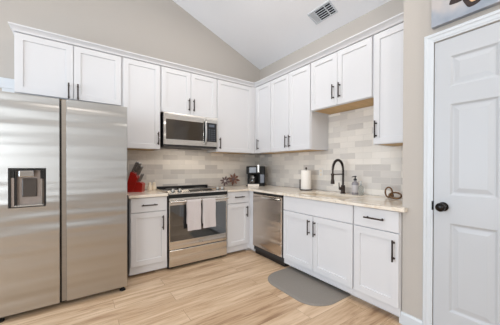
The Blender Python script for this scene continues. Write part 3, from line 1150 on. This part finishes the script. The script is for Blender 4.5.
# ---------------------------------------------------------------- things by the sink
# paper towels
px, py = -0.17, -1.28
t = thing('paper_towel_holder', (px, py, ZT), 'dark upright paper towel stand with side arm, left of the faucet', 'paper towel holder')
obj('base', lambda bm: lathe(bm, (px, py, ZT + 0.0003), [(0.082, 0), (0.082, 0.007), (0.076, 0.011), (0.003, 0.012)], seg=32), M['bronze'], t, True)
obj('pole', lambda bm: tube(bm, [(px, py, ZT + 0.012), (px, py, ZT + 0.275)], 0.006, 10), M['bronze'], t, True)
obj('finial', lambda bm: lathe(bm, (px, py, ZT + 0.2755), [(0.007, 0), (0.012, 0.006), (0.014, 0.014), (0.010, 0.022), (0.002, 0.025)]), M['bronze'], t, True)
ax_, ay_ = px - 0.055, py + 0.057
obj('side_arm', lambda bm: tube(bm, [(ax_, ay_, ZT + 0.009), (ax_, ay_, ZT + 0.12), (ax_, ay_, ZT + 0.135), (ax_, ay_, ZT + 0.14)], [0.007, 0.007, 0.007, 0.004], 10), M['bronze'], t, True)


def roll(bm):
    # hollow roll around the pole
    prof = [(0.019, 0), (0.066, 0), (0.068, 0.003), (0.068, 0.245), (0.066, 0.248), (0.019, 0.248)]
    seg = 32
    rings = [[bm.verts.new((px + r * math.cos(2 * math.pi * k / seg), py + r * math.sin(2 * math.pi * k / seg), ZT + 0.0125 + h)) for k in range(seg)] for r, h in prof]
    for i in range(len(rings)):
        A, B = rings[i], rings[(i + 1) % len(rings)]
        for k in range(seg):
            bm.faces.new([A[k], A[(k + 1) % seg], B[(k + 1) % seg], B[k]])


tag(obj('paper_towel_roll', roll, M['paper'], None, True), 'white paper towel roll on the dark stand left of the faucet', 'paper towels')

# soap bottles
bx, by = -0.11, -1.965
t = thing('soap_bottle', (bx, by, ZT), 'grey soap bottle with black pump, just right of the faucet', 'soap bottle')
obj('bottle', lambda bm: lathe(bm, (bx, by, ZT + 0.0003), [(0.034, 0), (0.037, 0.004), (0.037, 0.120), (0.033, 0.132), (0.018, 0.142), (0.014, 0.146), (0.014, 0.156)]), M['soap'], t, True)
obj('bottle_label', lambda bm: lathe(bm, (bx, by, ZT + 0.025), [(0.0372, 0), (0.0375, 0.0005), (0.0375, 0.08), (0.0372, 0.0805)]), M['label'], t, True)
obj('pump', lambda bm: [lathe(bm, (bx, by, ZT + 0.1565), [(0.018, 0), (0.018, 0.016), (0.008, 0.020), (0.006, 0.036), (0.014, 0.038), (0.014, 0.048), (0.006, 0.051)]), tube(bm, [(bx, by, ZT + 0.199), (bx - 0.03, by + 0.01, ZT + 0.199), (bx - 0.042, by + 0.014, ZT + 0.192)], [0.006, 0.005, 0.004], 8)], M['black'], t, True)
bx2, by2 = -0.11, -2.035
t = thing('glass_dispenser', (bx2, by2, ZT), 'small clear glass dispenser with pale pump, right of the grey soap bottle', 'dispenser')
obj('bottle', lambda bm: lathe(bm, (bx2, by2, ZT + 0.0003), [(0.026, 0), (0.028, 0.004), (0.028, 0.085), (0.022, 0.098), (0.012, 0.104), (0.012, 0.110)]), M['clear'], t, True)
obj('pump', lambda bm: [lathe(bm, (bx2, by2, ZT + 0.1105), [(0.014, 0), (0.014, 0.012), (0.005, 0.015), (0.005, 0.034), (0.010, 0.036), (0.010, 0.043), (0.003, 0.045)]), tube(bm, [(bx2, by2, ZT + 0.150), (bx2 - 0.03, by2 + 0.008, ZT + 0.148)], 0.004, 8)], M['silver'], t, True)


def torus(bm, c, e1, e2, R, r, seg=40):
    c, e1, e2 = Vector(c), Vector(e1).normalized(), Vector(e2).normalized()
    tube(bm, [c + (e1 * math.cos(2 * math.pi * k / seg) + e2 * math.sin(2 * math.pi * k / seg)) * R for k in range(seg)], r, 10, closed=True)


t = thing('chain_link_ornament', (-0.14, -2.40, ZT), 'bronze ornament of linked rings at the right end of the worktop', 'ornament')
lean = Vector((0.20, 0.06, 1)).normalized()
obj('ring', lambda bm: torus(bm, (-0.125, -2.345, ZT + 0.0575), (-0.42, -0.907, 0), lean, 0.0485, 0.0080), M['ringwood'], t, True)
obj('ring', lambda bm: torus(bm, (-0.150, -2.424, ZT + 0.0335), (0.42, -0.907, 0), (0.78, 0.36, 0.50), 0.048, 0.0080), M['ringwood'], t, True)
obj('ring', lambda bm: torus(bm, (-0.140, -2.376, ZT + 0.029), (0.75, -0.66, 0.0), (0.25, 0.12, 0.96), 0.020, 0.0065), M['ringwood'], t, True)

# ---------------------------------------------------------------- coffee maker in the corner
cx, cy = -0.265, -0.265
t = thing('coffee_maker', (cx, cy, ZT), 'black coffee maker with grey panels in the worktop corner', 'coffee maker')
ca, sa = math.cos(math.radians(-42)), math.sin(math.radians(-42))


def CM(u, o, z):     # u to the viewer's right, o towards the viewer
    e1 = Vector((0.766, -0.643, 0))
    e2 = Vector((-0.643, -0.766, 0))
    return Vector((cx, cy, ZT)) + e1 * u + e2 * o + Vector((0, 0, z))


obj('base', lambda bm: box(bm, CM, -0.145, 0.145, -0.12, 0.11, 0.0005, 0.022, 0.005), M['coffee'], t)
obj('drip_tray', lambda bm: box(bm, CM, -0.115, 0.06, 0.1105, 0.165, 0.0005, 0.034, 0.004), M['paper'], t)
obj('rear_column', lambda bm: box(bm, CM, -0.145, 0.145, -0.12, -0.03, 0.0225, 0.313, 0.006), M['coffee'], t)
obj('warming_plate', lambda bm: box(bm, CM, -0.12, 0.045, -0.025, 0.105, 0.0225, 0.040, 0.004), M['coffee'], t)
obj('brew_housing', lambda bm: box(bm, CM, -0.145, 0.052, -0.029, 0.105, 0.190, 0.315, 0.008), M['coffee'], t)
obj('front_panel', lambda bm: box(bm, CM, -0.098, 0.012, 0.1055, 0.108, 0.212, 0.298, 0.001), M['slate'], t)
obj('brew_tower', lambda bm: box(bm, CM, 0.053, 0.145, -0.029, 0.095, 0.0225, 0.315, 0.008), M['coffee'], t)
obj('water_tank', lambda bm: box(bm, CM, 0.074, 0.138, 0.0955, 0.112, 0.05, 0.185, 0.006), M['slate'], t)
obj('lid_lever', lambda bm: box(bm, CM, 0.030, 0.064, 0.02, 0.118, 0.215, 0.338, 0.006), M['silver'], t)
ccx, ccy = -0.045, 0.038
ccw = CM(ccx, ccy, 0.0405)
obj('carafe', lambda bm: lathe(bm, ccw, [(0.048, 0), (0.054, 0.01), (0.056, 0.055), (0.044, 0.10), (0.038, 0.118), (0.042, 0.128)]), M['glass'], t, True)
obj('carafe_lid', lambda bm: lathe(bm, ccw + Vector((0, 0, 0.1285)), [(0.044, 0), (0.044, 0.010), (0.03, 0.016), (0.003, 0.017)]), M['coffee'], t, True)
obj('carafe_handle', lambda bm: tube(bm, [CM(ccx + a, ccy + b, z) for a, b, z in ((0.034, 0.030, 0.155), (0.050, 0.052, 0.150), (0.056, 0.060, 0.11), (0.050, 0.052, 0.065), (0.042, 0.040, 0.06))], 0.008, 8), M['coffee'], t, True)


# ---------------------------------------------------------------- starburst ornaments
def star(x, y, R, n, label, m, core, seed):
    rnd = random.Random(seed)
    zc = ZT + R * 1.0
    t = thing('starburst_ornament', (x, y, ZT), label, 'ornament')
    ctr = Vector((x, y, zc))
    view = Vector((-0.5, -0.85, 0.12)).normalized()
    e1 = view.cross(Vector((0, 0, 1))).normalized()
    e2 = e1.cross(view).normalized()
    obj('core', lambda bm: lathe(bm, ctr - view * R * 0.2, [(0.001, 0), (R * 0.16, R * 0.05), (R * 0.24, R * 0.2), (R * 0.16, R * 0.35), (0.001, R * 0.4)], view, 14), core, t, True)
    for k in range(n):
        a = 2 * math.pi * (k + 0.25) / n
        dvec = (e1 * math.cos(a) + e2 * math.sin(a) + view * (0.28 if k % 2 else -0.12)).normalized()
        L = R * (1.0 if k % 2 == 0 else 0.9)
        side = dvec.cross(view).normalized()

        def spike(bm):
            p0 = ctr + dvec * R * 0.14
            pts = [p0 - side * R * 0.06, p0 + side * R * 0.06, ctr + dvec * L * 0.6 + side * R * 0.19, ctr + dvec * L, ctr + dvec * L * 0.6 - side * R * 0.19]
            f = [bm.verts.new(p) for p in pts]
            ridge = bm.verts.new(ctr + dvec * L * 0.5 + view * R * 0.08)
            back = bm.verts.new(ctr + dvec * L * 0.5 - view * R * 0.03)
            for i in range(5):
                bm.faces.new([f[i], f[(i + 1) % 5], ridge])
                bm.faces.new([f[(i + 1) % 5], f[i], back])
        obj('spike', spike, m, t)


star(-0.605, -0.13, 0.108, 8, 'larger copper starburst ornament on the worktop, right of the range', M['rust'], M['plum'], 3)
star(-0.765, -0.15, 0.085, 8, 'smaller plum starburst ornament beside the larger one', M['plum'], M['label'], 4)

# ---------------------------------------------------------------- knife block, knives, shakers
kx, ky = -2.02, -0.24
t = thing('knife_block', (kx, ky, ZT), 'red slanted knife block at the end of the small worktop', 'knife block')
ka = math.radians(-28)


def KB(u, w, z):     # u along the lean of the block, w across it
    e1 = Vector((math.cos(ka), math.sin(ka), 0))
    e2 = Vector((-math.sin(ka), math.cos(ka), 0))
    return Vector((kx, ky, ZT)) + e1 * u + e2 * w + Vector((0, 0, z))


obj('block', lambda bm: (prism(bm, lambda u, o, z: KB(o, u, z), [(-0.105, 0.0005), (-0.015, 0.0005), (0.034, 0.165), (0.010, 0.220), (-0.040, 0.242)], -0.055, 0.055), ), M['red'], t)
obj('steak_knife_block', lambda bm: prism(bm, lambda u, o, z: KB(o, u, z), [(-0.0145, 0.0005), (0.085, 0.0005), (0.092, 0.100), (0.060, 0.118), (0.022, 0.118)], -0.055, 0.055), M['red'], t)
kdir = (KB(0.42, 0, 0.9) - KB(0, 0, 0)).normalized()


def knife(u, w, z, L, r, label, grp):
    p = KB(u, w, z)
    t = thing('kitchen_knife', p, label, 'knife', grp)
    obj('blade', lambda bm: tube(bm, [p - kdir * 0.004, p + kdir * 0.004], r * 0.7, 8), M['chrome'], t)
    obj('handle', lambda bm: tube(bm, [p + kdir * 0.0045, p + kdir * 0.012, p + kdir * L * 0.5, p + kdir * L * 0.9, p + kdir * L], [r * 0.8, r, r * 0.85, r * 1.1, r * 0.8], 10), M['knife'], t, True)
    obj('end_cap', lambda bm: tube(bm, [p + kdir * (L + 0.0003), p + kdir * (L + 0.006)], [r * 0.9, r * 0.6], 10), M['chrome'], t, True)


def edge(s):        # point on the sloping top of the big block
    if s < 0.5:
        return -0.040 + 0.05 * s * 2, 0.242 - 0.022 * s * 2
    return 0.010 + 0.024 * (s - 0.5) * 2, 0.220 - 0.055 * (s - 0.5) * 2


for s in (0.08, 0.42, 0.82):
    for w in (-0.033, 0.0, 0.033):
        u, z = edge(s)
        knife(u, w, z + 0.007 + 0.018 * s * s, 0.125 - 0.02 * s, 0.0078, 'long knife with dark steel handle in the tall part of the red block', 'large knives in the red block')
for w in (-0.039, -0.013, 0.013, 0.039):
    knife(0.040, w, 0.1275, 0.095, 0.0068, 'short knife with dark steel handle in the low front of the red block', 'small knives in the red block')

for x, y, lb in ((-1.838, -0.125, 'cream shaker beside the red knife block, the left of the pair'), (-1.783, -0.115, 'cream shaker nearer the range, the right of the pair')):
    t = thing('salt_shaker', (x, y, ZT), lb, 'shaker', 'cream shakers beside the knife block')
    obj('shaker_body', lambda bm: lathe(bm, (x, y, ZT + 0.0003), [(0.024, 0), (0.028, 0.005), (0.030, 0.03), (0.025, 0.055), (0.018, 0.072)]), M['cream'], t, True)
    obj('shaker_top', lambda bm: lathe(bm, (x, y, ZT + 0.0726), [(0.018, 0), (0.021, 0.008), (0.019, 0.02), (0.010, 0.028), (0.002, 0.029)]), M['cream'], t, True)


# ---------------------------------------------------------------- floor mat
def kmat(bm):
    u0, u1, o0, o1, r = 1.40, 2.21, 0.550, 1.015, 0.23
    pts = [(u0, o0), (u1, o0)]
    for k in range(0, 11):
        a = math.pi / 2 * k / 10
        pts.append((u1 - r + r * math.cos(a), o1 - r + r * math.sin(a)))
    for k in range(0, 11):
        a = math.pi / 2 + math.pi / 2 * k / 10
        pts.append((u0 + r + r * math.cos(a), o1 - r + r * math.sin(a)))
    c = (0.5 * (u0 + u1), 0.5 * (o0 + o1))

    def ring(sc, z):
        out = []
        for u, o in pts:
            du, do = u - c[0], o - c[1]
            L = math.hypot(du, do)
            k = (L - sc) / L
            out.append(bm.verts.new(RIGHT(c[0] + du * k, c[1] + do * k, z)))
        return out
    R = [ring(0, 0.0005), ring(0, 0.004), ring(0.014, 0.014), ring(0.03, 0.016)]
    n = len(pts)
    bm.faces.new(R[0])
    for A, B in zip(R, R[1:]):
        for k in range(n):
            bm.faces.new([A[k], A[(k + 1) % n], B[(k + 1) % n], B[k]])
    bm.faces.new(R[-1][::-1])


tag(obj('kitchen_mat', kmat, M['mat'], None, True), 'grey cushioned floor mat with rounded front in front of the sink', 'mat')

# ---------------------------------------------------------------- ceiling vent
sl = math.atan(CS)
VX0, VX1, VY0, VY1 = -0.345, -0.18, -1.455, -1.785


def VT(u, o, z):      # u along -y, o down-slope distance from the upper edge, z below the ceiling
    d = Vector((math.cos(sl), 0, -math.sin(sl)))
    nn = Vector((-math.sin(sl), 0, -math.cos(sl)))
    return Vector((VX0, 0, ceil_z(VX0))) + d * o + Vector((0, -u, 0)) + nn * z


VL = (VX1 - VX0) / math.cos(sl)
t = thing('ceiling_vent', VT(1.62, VL / 2, 0), 'white three-way air vent in the sloped ceiling', 'vent')


def vframe(bm):
    a, b, f = 1.455, 1.785, 0.016
    box(bm, VT, a, b, 0, f, 0.0005, 0.009, 0.002)
    box(bm, VT, a, b, VL - f, VL, 0.0005, 0.009, 0.002)
    box(bm, VT, a, a + f, f, VL - f, 0.0005, 0.009)
    box(bm, VT, b - f, b, f, VL - f, 0.0005, 0.009)
    for u in (1.548, 1.690):
        box(bm, VT, u - 0.005, u + 0.005, f, VL - f, 0.0005, 0.008)


obj('vent_frame', vframe, M['trim'], t)
obj('vent_backing', lambda bm: box(bm, VT, 1.553, 1.769, 0.0162, VL - 0.0162, 0.0003, 0.0012), M['ductshade'], t)  # thin dark sheet standing in for the shade behind these louvres


def louvre(o, a, b):
    return lambda bm: prism(bm, lambda u, oo, z: VT(u, oo, z), [(o, 0.0016), (o + 0.0012, 0.0016), (o + 0.005, 0.008), (o + 0.0038, 0.008)], a, b)


for k in range(5):
    o = 0.022 + k * 0.0285
    obj('louvre', louvre(o, 1.554, 1.684), M['trim'], t)
    obj('louvre', louvre(o, 1.696, 1.768), M['trim'], t)
obj('vent_backing', lambda bm: box(bm, VT, 1.472, 1.542, 0.0162, VL - 0.0162, 0.0003, 0.0012), M['ceil'], t)  # pale sheet: the lit look of this section is put into its colour
for k in range(5):
    u = 1.478 + k * 0.013
    obj('louvre', lambda bm: prism(bm, lambda uu, oo, z: VT(oo, uu, z), [(u, 0.0016), (u + 0.0015, 0.0016), (u + 0.010, 0.008), (u + 0.0085, 0.008)], 0.017, VL - 0.017), M['trim'], t)

# ---------------------------------------------------------------- picture above the pantry door
t = thing('canvas_picture', PANTRY(3.2, 0.0, 2.15), 'unframed grey-blue canvas picture above the pantry door', 'picture')
obj('canvas', lambda bm: box(bm, PANTRY, 2.886, 3.62, 0.0005, 0.036, 2.145, 2.75, 0.002), M['art'], t)


def blob(bm, u, z, ru, rz, o0, o1, n=28, wob=0.12, ph=0.0):
    a = [bm.verts.new(PANTRY(u + ru * math.cos(2 * math.pi * k / n) * (1 + wob * math.sin(3 * 2 * math.pi * k / n + ph)), o0, z + rz * math.sin(2 * math.pi * k / n) * (1 + wob * math.sin(2 * 2 * math.pi * k / n + ph)))) for k in range(n)]
    b = [bm.verts.new(v.co + Vector((-(o1 - o0), 0, 0))) for v in a]
    bm.faces.new(a)
    bm.faces.new(b[::-1])
    for k in range(n):
        bm.faces.new([a[k], b[k], b[(k + 1) % n], a[(k + 1) % n]])


obj('painted_shape', lambda bm: [blob(bm, 3.118, 2.235, 0.056, 0.052, 0.0362, 0.0366), blob(bm, 3.03, 2.262, 0.045, 0.022, 0.0362, 0.0366, ph=2), blob(bm, 3.12, 2.34, 0.09, 0.06, 0.0362, 0.0366)], M['artdark'], t)
obj('painted_highlight', lambda bm: [blob(bm, 3.122, 2.236, 0.034, 0.026, 0.0368, 0.0371)], M['artcream'], t)
